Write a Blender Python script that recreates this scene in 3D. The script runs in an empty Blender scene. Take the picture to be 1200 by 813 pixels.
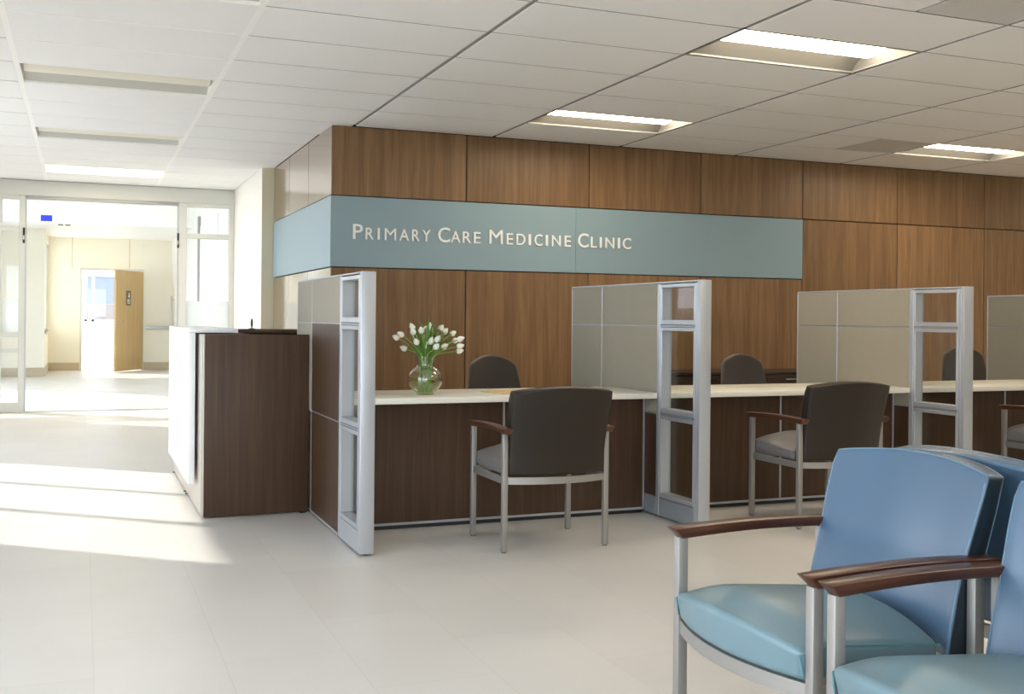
import bpy, bmesh, math, random
from mathutils import Vector, Matrix

random.seed(11)
SC = bpy.context.scene
COL = SC.collection
PI = math.pi

# ------------------------------------------------------------------ helpers
def smoothstep(a, b, x):
    t = max(0.0, min(1.0, (x - a) / (b - a)))
    return t * t * (3 - 2 * t)


def box(bm, x0, x1, y0, y1, z0, z1, r=0.0, seg=2, mi=0):
    vs = [bm.verts.new((x, y, z)) for z in (z0, z1) for y in (y0, y1) for x in (x0, x1)]
    fs = []
    for q in ((0, 2, 3, 1), (4, 5, 7, 6), (0, 1, 5, 4), (2, 6, 7, 3), (0, 4, 6, 2), (1, 3, 7, 5)):
        f = bm.faces.new([vs[i] for i in q])
        f.material_index = mi
        fs.append(f)
    if r > 0:
        es = list({e for f in fs for e in f.edges})
        bmesh.ops.bevel(bm, geom=es, offset=r, segments=seg, affect='EDGES', profile=0.5, material=mi)
    return bm


def B(x0, x1, y0, y1, z0, z1, r=0.0, seg=2):
    return box(bmesh.new(), x0, x1, y0, y1, z0, z1, r, seg)


def sweep(bm, pts, prof, up=(0, 0, 1), caps=True, scale=None, mi=0):
    pts = [Vector(p) for p in pts]
    up = Vector(up)
    rings = []
    for i, p in enumerate(pts):
        t = (pts[min(i + 1, len(pts) - 1)] - pts[max(i - 1, 0)]).normalized()
        s = t.cross(up)
        if s.length < 1e-5:
            s = t.cross(Vector((1, 0, 0)))
        s.normalize()
        n = s.cross(t).normalized()
        k = scale[i] if scale else 1.0
        rings.append([bm.verts.new(p + s * (a * k) + n * (b * k)) for a, b in prof])
    m = len(prof)
    for a, b in zip(rings[:-1], rings[1:]):
        for j in range(m):
            f = bm.faces.new((a[j], a[(j + 1) % m], b[(j + 1) % m], b[j]))
            f.material_index = mi
    if caps:
        bm.faces.new(list(reversed(rings[0]))).material_index = mi
        bm.faces.new(rings[-1]).material_index = mi
    return bm


def circ(r, n=10):
    return [(r * math.cos(2 * PI * k / n), r * math.sin(2 * PI * k / n)) for k in range(n)]


def rect(w, h):
    return [(-w / 2, -h / 2), (w / 2, -h / 2), (w / 2, h / 2), (-w / 2, h / 2)]


def lathe(bm, prof, n=24, c=(0, 0, 0), closed=False):
    cx, cy, cz = c
    rings = []
    for r, z in prof:
        if r < 1e-6:
            rings.append([bm.verts.new((cx, cy, cz + z))])
        else:
            rings.append([bm.verts.new((cx + r * math.cos(2 * PI * k / n), cy + r * math.sin(2 * PI * k / n), cz + z)) for k in range(n)])
    pairs = list(zip(rings[:-1], rings[1:]))
    if closed:
        pairs.append((rings[-1], rings[0]))
    for a, b in pairs:
        for k in range(n):
            k2 = (k + 1) % n
            if len(a) == 1 and len(b) == 1:
                continue
            if len(a) == 1:
                bm.faces.new((a[0], b[k2], b[k]))
            elif len(b) == 1:
                bm.faces.new((a[k], a[k2], b[0]))
            else:
                bm.faces.new((a[k], a[k2], b[k2], b[k]))
    return bm


def slab(bm, F, R, bev=0.0, seg=3):
    """solid between two equal grids of points"""
    nv, nu = len(F), len(F[0])
    f = [[bm.verts.new(p) for p in row] for row in F]
    r = [[bm.verts.new(p) for p in row] for row in R]
    for j in range(nv - 1):
        for i in range(nu - 1):
            bm.faces.new((f[j][i], f[j][i + 1], f[j + 1][i + 1], f[j + 1][i]))
            bm.faces.new((r[j][i], r[j + 1][i], r[j + 1][i + 1], r[j][i + 1]))
    rim = [(0, i) for i in range(nu)] + [(j, nu - 1) for j in range(1, nv)] + \
          [(nv - 1, i) for i in range(nu - 2, -1, -1)] + [(j, 0) for j in range(nv - 2, 0, -1)]
    for a, b in zip(rim, rim[1:] + rim[:1]):
        bm.faces.new((f[a[0]][a[1]], r[a[0]][a[1]], r[b[0]][b[1]], f[b[0]][b[1]]))
    bmesh.ops.recalc_face_normals(bm, faces=bm.faces[:])
    if bev > 0:
        bm.normal_update()
        es = [e for e in bm.edges if len(e.link_faces) == 2 and e.calc_face_angle(0) > 0.75]
        bmesh.ops.bevel(bm, geom=es, offset=bev, segments=seg, affect='EDGES', profile=0.5)
    return bm


def obj(name, bm, mats, parent=None, loc=None, angle=35, label=None, flat=False):
    bmesh.ops.recalc_face_normals(bm, faces=bm.faces[:])
    me = bpy.data.meshes.new(name)
    bm.to_mesh(me)
    bm.free()
    for m in (mats if isinstance(mats, (list, tuple)) else [mats]):
        me.materials.append(m)
    if not flat:
        for p in me.polygons:
            p.use_smooth = True
        me.set_sharp_from_angle(angle=math.radians(angle))
    o = bpy.data.objects.new(name, me)
    COL.objects.link(o)
    if parent is not None:
        o.parent = parent
    if loc is not None:
        o.location = loc
    if label:
        o['label'] = label
    return o


def tag(o, label, cat, group=None):
    o['label'] = label
    o['category'] = cat
    if group:
        o['group'] = group
    return o


def thing(name, label, cat, loc=(0, 0, 0), rz=0.0, group=None):
    o = bpy.data.objects.new(name, None)
    o.empty_display_size = 0.1
    COL.objects.link(o)
    o.location = loc
    o.rotation_euler = (0, 0, rz)
    return tag(o, label, cat, group)


def struct(name, bm, mats, parent=None, flat=False):
    o = obj(name, bm, mats, parent, flat=flat)
    if parent is None:
        o['kind'] = 'structure'
    return o


def sroot(name, loc=(0, 0, 0)):
    o = bpy.data.objects.new(name, None)
    o.empty_display_size = 0.1
    COL.objects.link(o)
    o.location = loc
    o['kind'] = 'structure'
    return o


def kids(o):
    return [c for c in list(bpy.data.objects) if c.parent == o]


def dup(root, loc, label, rz=None, group=None):
    def rec(o, par):
        c = o.copy()
        COL.objects.link(c)
        if par is not None:
            c.parent = par
            c.matrix_parent_inverse = o.matrix_parent_inverse.copy()
        for ch in kids(o):
            rec(ch, c)
        return c
    r = rec(root, None)
    r.location = loc
    if rz is not None:
        r.rotation_euler = (0, 0, rz)
    r['label'] = label
    if group:
        r['group'] = group
    return r


# ------------------------------------------------------------------ materials
def new_mat(name):
    m = bpy.data.materials.new(name)
    m.use_nodes = True
    nt = m.node_tree
    return m, nt, nt.nodes['Principled BSDF']


def plain(name, col, rough=0.5, metal=0.0, spec=0.5, var=0.0, vscale=8.0, bump=0.0, bscale=200.0, coat=0.0, sheen=0.0):
    m, nt, p = new_mat(name)
    p.inputs['Base Color'].default_value = (*col, 1)
    p.inputs['Roughness'].default_value = rough
    p.inputs['Metallic'].default_value = metal
    p.inputs['Specular IOR Level'].default_value = spec
    p.inputs['Coat Weight'].default_value = coat
    p.inputs['Sheen Weight'].default_value = sheen
    tc = nt.nodes.new('ShaderNodeTexCoord')
    if var > 0:
        n = nt.nodes.new('ShaderNodeTexNoise')
        n.inputs['Scale'].default_value = vscale
        n.inputs['Detail'].default_value = 4
        nt.links.new(tc.outputs['Object'], n.inputs['Vector'])
        mix = nt.nodes.new('ShaderNodeMix')
        mix.data_type = 'RGBA'
        mix.inputs['A'].default_value = (*[c * (1 - var) for c in col], 1)
        mix.inputs['B'].default_value = (*[min(1, c * (1 + var)) for c in col], 1)
        nt.links.new(n.outputs['Fac'], mix.inputs['Factor'])
        nt.links.new(mix.outputs['Result'], p.inputs['Base Color'])
    if bump > 0:
        n2 = nt.nodes.new('ShaderNodeTexNoise')
        n2.inputs['Scale'].default_value = bscale
        n2.inputs['Detail'].default_value = 2
        nt.links.new(tc.outputs['Object'], n2.inputs['Vector'])
        b = nt.nodes.new('ShaderNodeBump')
        b.inputs['Strength'].default_value = bump
        b.inputs['Distance'].default_value = 0.002
        nt.links.new(n2.outputs['Fac'], b.inputs['Height'])
        nt.links.new(b.outputs['Normal'], p.inputs['Normal'])
    return m


def wood(name, dark, mid, light, grain=(28, 28, 1.2), rough=0.4, fine=(160, 160, 4), island=0.16, spec=0.4):
    m, nt, p = new_mat(name)
    tc = nt.nodes.new('ShaderNodeTexCoord')
    geo = nt.nodes.new('ShaderNodeNewGeometry')
    off = nt.nodes.new('ShaderNodeVectorMath')
    off.operation = 'MULTIPLY_ADD'
    off.inputs[1].default_value = (1, 1, 1)
    cmb = nt.nodes.new('ShaderNodeCombineXYZ')
    mul = nt.nodes.new('ShaderNodeMath')
    mul.operation = 'MULTIPLY'
    mul.inputs[1].default_value = 13.7
    nt.links.new(geo.outputs['Random Per Island'], mul.inputs[0])
    for k in 'XYZ':
        nt.links.new(mul.outputs[0], cmb.inputs[k])
    nt.links.new(tc.outputs['Object'], off.inputs[0])
    nt.links.new(cmb.outputs[0], off.inputs[2])

    def noise(scale, detail, dist):
        mp = nt.nodes.new('ShaderNodeMapping')
        mp.inputs['Scale'].default_value = scale
        n = nt.nodes.new('ShaderNodeTexNoise')
        n.inputs['Scale'].default_value = 1.0
        n.inputs['Detail'].default_value = detail
        n.inputs['Distortion'].default_value = dist
        nt.links.new(off.outputs[0], mp.inputs['Vector'])
        nt.links.new(mp.outputs[0], n.inputs['Vector'])
        return n
    a = noise(grain, 5, 0.6)
    b = noise(fine, 3, 0.0)
    add = nt.nodes.new('ShaderNodeMix')
    add.data_type = 'FLOAT'
    add.inputs['Factor'].default_value = 0.4
    nt.links.new(a.outputs['Fac'], add.inputs['A'])
    nt.links.new(b.outputs['Fac'], add.inputs['B'])
    cr = nt.nodes.new('ShaderNodeValToRGB')
    e = cr.color_ramp.elements
    e[0].position, e[0].color = 0.30, (*dark, 1)
    e[1].position, e[1].color = 0.70, (*light, 1)
    k = e.new(0.5)
    k.color = (*mid, 1)
    nt.links.new(add.outputs['Result'], cr.inputs['Fac'])
    hsv = nt.nodes.new('ShaderNodeHueSaturation')
    mr = nt.nodes.new('ShaderNodeMapRange')
    mr.inputs['To Min'].default_value = 1 - island
    mr.inputs['To Max'].default_value = 1 + island
    nt.links.new(geo.outputs['Random Per Island'], mr.inputs['Value'])
    nt.links.new(mr.outputs[0], hsv.inputs['Value'])
    nt.links.new(cr.outputs['Color'], hsv.inputs['Color'])
    nt.links.new(hsv.outputs['Color'], p.inputs['Base Color'])
    p.inputs['Roughness'].default_value = rough
    p.inputs['Specular IOR Level'].default_value = spec
    return m


def floor_mat():
    m, nt, p = new_mat('floor_tile')
    tc = nt.nodes.new('ShaderNodeTexCoord')
    mp = nt.nodes.new('ShaderNodeMapping')
    mp.inputs['Rotation'].default_value = (0, 0, PI / 2)
    mp.inputs['Location'].default_value = (0.0, 0.357, 0)
    br = nt.nodes.new('ShaderNodeTexBrick')
    br.inputs['Scale'].default_value = 1.0
    br.inputs['Brick Width'].default_value = 0.8
    br.inputs['Row Height'].default_value = 0.4
    br.inputs['Mortar Size'].default_value = 0.0016
    br.inputs['Mortar Smooth'].default_value = 0.2
    br.inputs['Bias'].default_value = 0.0
    br.inputs['Color1'].default_value = (0.630, 0.608, 0.578, 1)
    br.inputs['Color2'].default_value = (0.60, 0.578, 0.548, 1)
    br.inputs['Mortar'].default_value = (0.56, 0.535, 0.49, 1)
    nt.links.new(tc.outputs['Object'], mp.inputs['Vector'])
    nt.links.new(mp.outputs[0], br.inputs['Vector'])
    n = nt.nodes.new('ShaderNodeTexNoise')
    n.inputs['Scale'].default_value = 2.2
    n.inputs['Detail'].default_value = 6
    n.inputs['Roughness'].default_value = 0.6
    nt.links.new(tc.outputs['Object'], n.inputs['Vector'])
    mix = nt.nodes.new('ShaderNodeMix')
    mix.data_type = 'RGBA'
    mix.blend_type = 'OVERLAY'
    mix.inputs['Factor'].default_value = 0.10
    nt.links.new(br.outputs['Color'], mix.inputs['A'])
    nt.links.new(n.outputs['Color'], mix.inputs['B'])
    bw = nt.nodes.new('ShaderNodeRGBToBW')
    nt.links.new(n.outputs['Color'], bw.inputs[0])
    mix2 = nt.nodes.new('ShaderNodeMix')
    mix2.data_type = 'RGBA'
    mix2.blend_type = 'OVERLAY'
    mix2.inputs['Factor'].default_value = 0.14
    nt.links.new(br.outputs['Color'], mix2.inputs['A'])
    nt.links.new(bw.outputs[0], mix2.inputs['B'])
    nt.links.new(mix2.outputs['Result'], p.inputs['Base Color'])
    p.inputs['Roughness'].default_value = 0.38
    p.inputs['Specular IOR Level'].default_value = 0.45
    return m


def pane_mat(name, tint=(0.968, 0.972, 0.976), refl=0.06, haze=0.0, gz=0.7):
    m, nt, p = new_mat(name)
    nt.nodes.remove(p)
    out = nt.nodes['Material Output']
    tr = nt.nodes.new('ShaderNodeBsdfTransparent')
    tr.inputs['Color'].default_value = (*tint, 1)
    gl = nt.nodes.new('ShaderNodeBsdfGlossy')
    gl.inputs['Roughness'].default_value = 0.02
    lw = nt.nodes.new('ShaderNodeLayerWeight')
    lw.inputs['Blend'].default_value = 0.5
    pw = nt.nodes.new('ShaderNodeMath')
    pw.operation = 'POWER'
    pw.inputs[1].default_value = 4.0
    nt.links.new(lw.outputs['Facing'], pw.inputs[0])
    fr = nt.nodes.new('ShaderNodeMath')
    fr.operation = 'MULTIPLY_ADD'
    fr.inputs[1].default_value = gz
    fr.inputs[2].default_value = refl * 0.5
    nt.links.new(pw.outputs[0], fr.inputs[0])
    mx = nt.nodes.new('ShaderNodeMixShader')
    nt.links.new(fr.outputs[0], mx.inputs['Fac'])
    nt.links.new(tr.outputs[0], mx.inputs[1])
    nt.links.new(gl.outputs[0], mx.inputs[2])
    last = mx
    if haze > 0:
        df = nt.nodes.new('ShaderNodeBsdfDiffuse')
        df.inputs['Color'].default_value = (0.85, 0.88, 0.88, 1)
        tl = nt.nodes.new('ShaderNodeBsdfTranslucent')
        tl.inputs['Color'].default_value = (0.9, 0.92, 0.92, 1)
        m1 = nt.nodes.new('ShaderNodeMixShader')
        m1.inputs['Fac'].default_value = 0.6
        nt.links.new(df.outputs[0], m1.inputs[1])
        nt.links.new(tl.outputs[0], m1.inputs[2])
        m2 = nt.nodes.new('ShaderNodeMixShader')
        m2.inputs['Fac'].default_value = haze
        nt.links.new(mx.outputs[0], m2.inputs[1])
        nt.links.new(m1.outputs[0], m2.inputs[2])
        last = m2
    nt.links.new(last.outputs[0], out.inputs['Surface'])
    return m


def emit_mat(name, col, strength):
    m, nt, p = new_mat(name)
    p.inputs['Base Color'].default_value = (0.9, 0.88, 0.82, 1)
    p.inputs['Emission Color'].default_value = (*col, 1)
    p.inputs['Emission Strength'].default_value = strength
    return m


def vent_mat():
    m, nt, p = new_mat('vent_grey')
    tc = nt.nodes.new('ShaderNodeTexCoord')
    ck = nt.nodes.new('ShaderNodeTexVoronoi')
    ck.inputs['Scale'].default_value = 70
    ck.inputs['Randomness'].default_value = 0.0
    nt.links.new(tc.outputs['Object'], ck.inputs['Vector'])
    cr = nt.nodes.new('ShaderNodeValToRGB')
    cr.color_ramp.elements[0].position = 0.25
    cr.color_ramp.elements[0].color = (0.33, 0.33, 0.32, 1)
    cr.color_ramp.elements[1].position = 0.35
    cr.color_ramp.elements[1].color = (0.62, 0.61, 0.59, 1)
    nt.links.new(ck.outputs['Distance'], cr.inputs['Fac'])
    nt.links.new(cr.outputs['Color'], p.inputs['Base Color'])
    p.inputs['Roughness'].default_value = 0.6
    return m


M_FLOOR = floor_mat()
M_TILE = plain('ceiling_tile_white', (0.87, 0.87, 0.865), 0.9, var=0.02, vscale=3, bump=0.25, bscale=420)
M_GRID = plain('ceiling_grid_white', (0.92, 0.92, 0.90), 0.45)
M_GRID_SHADED = plain('ceiling_tee_shaded', (0.50, 0.49, 0.46), 0.6)
M_TILE_EDGE = plain('ceiling_tile_edge', (0.33, 0.32, 0.30), 0.9)
M_PLENUM = plain('plenum_grey', (0.35, 0.34, 0.32), 0.9)
M_WOODWALL = wood('walnut_panel', (0.155, 0.085, 0.040), (0.228, 0.130, 0.062), (0.310, 0.190, 0.097), grain=(22, 22, 0.9), rough=0.40, spec=0.4)
M_WOODGLOSS = wood('walnut_panel_gloss', (0.155, 0.085, 0.040), (0.228, 0.130, 0.062), (0.310, 0.190, 0.097), grain=(22, 22, 0.9), rough=0.13, spec=0.6)
M_WOODGLOSS.node_tree.nodes['Principled BSDF'].inputs['Coat Weight'].default_value = 1.0
M_WOODGLOSS.node_tree.nodes['Principled BSDF'].inputs['Coat Roughness'].default_value = 0.10
M_REVEAL = plain('dark_reveal', (0.012, 0.010, 0.009), 0.8)
M_DARKWOOD = wood('dark_walnut_laminate', (0.048, 0.0258, 0.0142), (0.068, 0.0378, 0.0216), (0.090, 0.0525, 0.0310), grain=(30, 30, 1.0), spec=0.28, rough=0.42, island=0.05)
M_ARM = wood('mahogany_arm', (0.040, 0.014, 0.008), (0.075, 0.027, 0.014), (0.125, 0.050, 0.026), grain=(40, 3, 40), fine=(200, 8, 200), rough=0.3, island=0.0)
M_CABINET = wood('espresso_cabinet', (0.030, 0.018, 0.012), (0.045, 0.027, 0.018), (0.06, 0.038, 0.026), grain=(3, 30, 30), rough=0.4, island=0.04)
M_SIGN = plain('blue_grey_sign', (0.265, 0.375, 0.430), 0.38, var=0.03, vscale=1.5)
M_LETTER = plain('white_letter', (0.95, 0.945, 0.92), 0.4)
M_SILVER = plain('silver_paint', (0.47, 0.49, 0.52), 0.36, metal=0.5)
M_SILVER_KICK = plain('silver_kick', (0.33, 0.36, 0.40), 0.35, metal=0.4)
M_FABRIC = plain('taupe_fabric', (0.30, 0.268, 0.205), 0.85, var=0.04, vscale=14, bump=0.3, bscale=500, sheen=0.2)
M_WORKTOP = plain('cream_laminate', (0.80, 0.77, 0.68), 0.33, var=0.015, vscale=5)
M_WHITE = plain('white_laminate', (0.86, 0.87, 0.88), 0.25)
M_TAUPE_METAL = plain('champagne_laminate', (0.50, 0.46, 0.40), 0.35, metal=0.2)
M_CREAM = plain('cream_paint', (0.83, 0.80, 0.68), 0.75, var=0.012, vscale=2)
M_PIER_SHADE = plain('pier_front_shade', (0.62, 0.575, 0.42), 0.75)
M_WHITEWALL = plain('white_paint', (0.86, 0.85, 0.81), 0.75, var=0.01, vscale=2)
M_TAN = plain('tan_vinyl', (0.50, 0.425, 0.30), 0.5)
M_FRAME = plain('clear_anodized', (0.63, 0.64, 0.60), 0.38, metal=0.1)
M_TRACK = plain('track_grey', (0.36, 0.36, 0.35), 0.4, metal=0.5)
M_DARKMETAL = plain('dark_metal', (0.05, 0.05, 0.048), 0.4, metal=0.6)
M_LEG = plain('satin_nickel', (0.34, 0.325, 0.305), 0.45, metal=0.6)
M_CHROME = plain('chrome', (0.8, 0.8, 0.8), 0.15, metal=1.0)
M_TEAL = plain('teal_vinyl', (0.150, 0.235, 0.270), 0.36, spec=0.5, var=0.04, vscale=6, bump=0.12, bscale=600)
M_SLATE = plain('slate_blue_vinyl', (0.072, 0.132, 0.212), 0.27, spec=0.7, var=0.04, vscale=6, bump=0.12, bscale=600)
M_NAVY = plain('dark_navy_side', (0.012, 0.022, 0.032), 0.35)
M_PIPE_BLUE = plain('blue_piping', (0.10, 0.19, 0.27), 0.3)
M_PIPE_TEAL = plain('teal_piping', (0.10, 0.24, 0.27), 0.35)
M_BROWN = plain('dark_brown_vinyl', (0.018, 0.0125, 0.009), 0.38, spec=0.4, var=0.06, vscale=8, bump=0.15, bscale=500)
M_GREYSEAT = plain('grey_brown_vinyl', (0.175, 0.165, 0.165), 0.42, var=0.05, vscale=8, bump=0.15, bscale=500)
M_TASK = plain('charcoal_fabric', (0.055, 0.045, 0.038), 0.8, var=0.08, vscale=20, bump=0.35, bscale=450, sheen=0.3)
M_BLACKPL = plain('black_plastic', (0.02, 0.02, 0.02), 0.45)
M_LENS_ON = emit_mat('lens_lit', (1.0, 0.835, 0.62), 11.5)
M_LENS_OFF = plain('lens_unlit', (0.80, 0.77, 0.66), 0.5)
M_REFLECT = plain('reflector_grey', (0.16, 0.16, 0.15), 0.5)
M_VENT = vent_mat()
M_REFLECT_OFF = plain('reflector_shaded', (0.58, 0.575, 0.53), 0.5)  # unlit reflectors dulled to paint in the shade of the groove
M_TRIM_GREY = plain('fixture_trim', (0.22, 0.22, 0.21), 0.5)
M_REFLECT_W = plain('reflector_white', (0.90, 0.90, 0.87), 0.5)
M_PANE = pane_mat('clear_pane')
M_PANE_GREY = pane_mat('partition_pane', refl=0.03, gz=0.3, tint=(0.90, 0.915, 0.91))
M_FROST = pane_mat('frosted_film', haze=0.55)
M_BIRCH = wood('birch_door', (0.50, 0.34, 0.15), (0.56, 0.39, 0.18), (0.62, 0.45, 0.22), grain=(14, 14, 0.8), rough=0.45, island=0.0)
M_PLAQUE = plain('brown_plaque', (0.16, 0.13, 0.085), 0.5)
M_BLUESIGN = plain('bright_blue_plate', (0.03, 0.05, 0.85), 0.5)
M_ENV = plain('manila_paper', (0.72, 0.52, 0.26), 0.7)
M_PETAL = plain('white_petal', (0.90, 0.90, 0.82), 0.55, var=0.04, vscale=60)
M_STEM = plain('green_stem', (0.20, 0.36, 0.07), 0.5)
M_LEAF = plain('green_leaf', (0.115, 0.25, 0.045), 0.5, var=0.15, vscale=30)
M_GROUND = plain('pale_concrete', (0.45, 0.45, 0.43), 0.9, var=0.08, vscale=0.8)
M_FACADE = plain('grey_facade', (0.16, 0.18, 0.205), 0.7, var=0.1, vscale=0.6)
M_HEDGE = plain('green_hedge', (0.10, 0.16, 0.08), 0.9, var=0.5, vscale=4)
M_BRICK = plain('reddish_wall', (0.17, 0.145, 0.135), 0.9, var=0.15, vscale=2)
for _m, _k in ((M_PETAL, 0.25),):
    _m.node_tree.nodes['Principled BSDF'].inputs['Subsurface Weight'].default_value = _k
    _m.node_tree.nodes['Principled BSDF'].inputs['Subsurface Radius'].default_value = (0.01, 0.01, 0.006)


def glass_mat(name, ior, col):
    m, nt, p = new_mat(name)
    p.inputs['Base Color'].default_value = (*col, 1)
    p.inputs['Roughness'].default_value = 0.0
    p.inputs['Transmission Weight'].default_value = 1.0
    p.inputs['IOR'].default_value = ior
    return m


M_VASE = pane_mat('vase_glass', tint=(0.985, 0.992, 0.98), refl=0.2)
M_WATER = pane_mat('vase_water', tint=(0.88, 0.94, 0.70))

# ------------------------------------------------------------------ key measures
CEIL = 2.704
GX, GY, CW, CD = -0.3929, 6.0621, 1.2192, 0.6096     # ceiling grid
YB = 8.59          # wood wall face
XR = 1.866         # wood return face
YE = 13.6          # glazed entrance
YF = 23.5          # far corridor wall
XC = 1.742         # corridor right wall
XL = -2.6          # window wall on the left
Z0, Z1, Z2 = 0.0, 1.545, 2.128   # wood panel rows / sign band

# ------------------------------------------------------------------ floor, ceiling, walls
struct('floor', B(XL - 0.2, 11.2, -3.7, 27.2, -0.12, 0.0), M_FLOOR)

LIGHTS = [(0, -2, 0), (0, 2, 0), (0, 6, 0), (0, 10, 2), (3, -2, 1), (3, 2, 1), (6, 2, 1), (6, -2, 1), (9, 2, 1), (9, -2, 1), (3, -6, 1), (6, -6, 1), (3, -10, 1)]
VENTS = [(3.5, -4), (5.5, 2)]


def ceiling():
    bm = bmesh.new()
    lightcells = {(c, r) for c, r, _ in LIGHTS}
    half = {}
    for c, r in VENTS:
        half[(int(math.floor(c)), r)] = c - math.floor(c)
    for c in range(-2, 10):
        for r in range(-17, 13):
            x0, x1 = GX + c * CW, GX + (c + 1) * CW
            y0, y1 = GY + r * CD, GY + (r + 1) * CD
            if y0 > YE - 0.05:
                continue
            y1 = min(y1, YE - 0.01)
            if (c, r) in lightcells:
                continue
            xm = 11.0 if y0 < YB - 0.05 else (XR - 0.005 if y0 < 11.3 else XC - 0.005)
            if y0 < YB < y1 and x1 > XR:
                if x0 >= XR - 0.01:
                    y1 = YB - 0.004
            if x0 >= xm - 0.05:
                continue
            x1 = min(x1, xm + 0.0165)
            x0 = max(x0, XL)
            if x1 - x0 < 0.05:
                continue
            if (c, r) in half:
                if half[(c, r)] > 0.25:
                    x1 = x0 + CW / 2
                else:
                    x0 = x0 + CW / 2
            y0 = max(y0, -3.5)
            if y1 - y0 < 0.05:
                continue
            box(bm, x0 + 0.0145, x1 - 0.0145, y0 + 0.0085, y1 - 0.0085, CEIL - 0.008, CEIL + 0.016, 0.0025, 1, 0)
    for f in bm.faces:
        if abs(f.normal.z) < 0.5:
            f.material_index = 4
    # exposed grid tees: white where daylight falls, grey elsewhere as painted shade
    for c in range(-2, 11):
        x = GX + c * CW
        ye = YB if x > XR else YE
        if XL < x < 11:
            dz = -0.007 if c in (0, 1) else 0.006
            wd_ = 0.017 if c in (0, 1) else 0.013
            box(bm, x - wd_, x + wd_, -3.5, ye - 0.004, CEIL + dz, CEIL + 0.03, 0, 1, 1 if c in (0, 1) else 3)
    for r in range(-15, 13):
        y = GY + r * CD
        if y > YE - 0.03:
            continue
        xe = 11.0 if y < YB - 0.02 else (XR - 0.005 if y < 11.4 else XC - 0.005)
        box(bm, XL, xe, y - 0.012, y + 0.012, CEIL + 0.008, CEIL + 0.03, 0, 1, 3)
        if y < YE - 0.05:
            box(bm, GX + 0.014, GX + CW - 0.014, y - 0.007, y + 0.007, CEIL - 0.010, CEIL + 0.008, 0, 1, 1)
    # deck above the tiles (closed around the light housings)
    box(bm, XL - 0.2, 11.2, -3.7, YE + 0.1, CEIL + 0.16, CEIL + 0.3, 0, 1, 2)
    return struct('ceiling', bm, [M_TILE, M_GRID, M_PLENUM, M_GRID_SHADED, M_TILE_EDGE])


ceiling()


def panels(bm, axis, pos, segs, rows, out, gap=0.0045, th=0.022):
    """bevelled cladding panels on a plane, outward direction sign `out`"""
    for a, b in segs:
        for z0, z1 in rows:
            if axis == 'y':
                lo, hi = sorted((pos, pos - out * th))
                box(bm, a + gap, b - gap, lo, hi, z0 + gap, z1 - gap, 0.002, 1, 0)
            else:
                lo, hi = sorted((pos, pos - out * th))
                box(bm, lo, hi, a + gap, b - gap, z0 + gap, z1 - gap, 0.002, 1, 0)


bm = bmesh.new()
xs = [XR, 3.025, 4.182, 5.337, 6.488, 7.649, 8.80, 9.95, 11.0]
left_segs = list(zip(xs[:4], xs[1:5]))
right_segs = list(zip(xs[4:8], xs[5:9]))
panels(bm, 'y', YB, left_segs + right_segs, [(Z2, 2.697)], -1)
panels(bm, 'y', YB, left_segs, [(0.0, Z1)], -1)
panels(bm, 'y', YB, right_segs, [(0.0, Z2)], -1)
box(bm, XR + 0.03, 11.2, YB + 0.0215, YB + 0.2, 0.0, CEIL + 0.1, 0, 1, 1)
struct('wall_back', bm, [M_WOODWALL, M_REVEAL])
bm = bmesh.new()
ysg = [YB, 9.55, 10.5, 11.40]
panels(bm, 'x', XR, list(zip(ysg[:-1], ysg[1:])), [(0.0, Z1), (Z2, 2.697)], -1)
box(bm, XR + 0.0215, XR + 0.2, YB + 0.03, 11.40, 0.0, CEIL + 0.1, 0, 1, 1)
struct('wall_return', bm, [M_WOODGLOSS, M_REVEAL])
# cream pier and corridor side walls
bm = box(B(XC, XR + 0.25, 11.405, YE + 0.12, 0, CEIL + 0.1), XC, XC + 0.2, YE + 0.12, YF + 0.2, 0, 3.1)
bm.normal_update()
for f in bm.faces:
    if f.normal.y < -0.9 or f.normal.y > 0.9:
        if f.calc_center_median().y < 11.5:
            f.material_index = 1  # room-facing side of the pier coloured darker to hold its shade
struct('wall_corridor_right', bm, [M_WHITEWALL, M_PIER_SHADE])
struct('wall_right', B(11.0, 11.2, -3.7, YB, 0, CEIL + 0.1), M_CREAM)
FW = (-1.9, 1.3, 0.9, 2.45)
bm = bmesh.new()
box(bm, XL - 0.2, FW[0], -3.7, -3.5, 0, CEIL + 0.1)
box(bm, FW[1], 11.2, -3.7, -3.5, 0, CEIL + 0.1)
box(bm, FW[0], FW[1], -3.7, -3.5, 0, FW[2])
box(bm, FW[0], FW[1], -3.7, -3.5, FW[3], CEIL + 0.1)
struct('wall_front', bm, M_CREAM)
w = sroot('window_9', (-0.3, -3.6, FW[2]))  # unseen window behind the camera, added as daylight fill
bm = bmesh.new()
for x in (-1.575, -0.53, 0.53, 1.575):
    box(bm, x - 0.025, x + 0.025, -0.04, 0.04, 0, 1.55)
box(bm, -1.6, 1.6, -0.04, 0.04, 0, 0.05)
box(bm, -1.6, 1.6, -0.04, 0.04, 1.5, 1.55)
obj('window_frame', bm, M_FRAME, w)
obj('pane', B(-1.58, 1.58, -0.004, 0.004, 0.02, 1.53), M_PANE, w)

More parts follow.
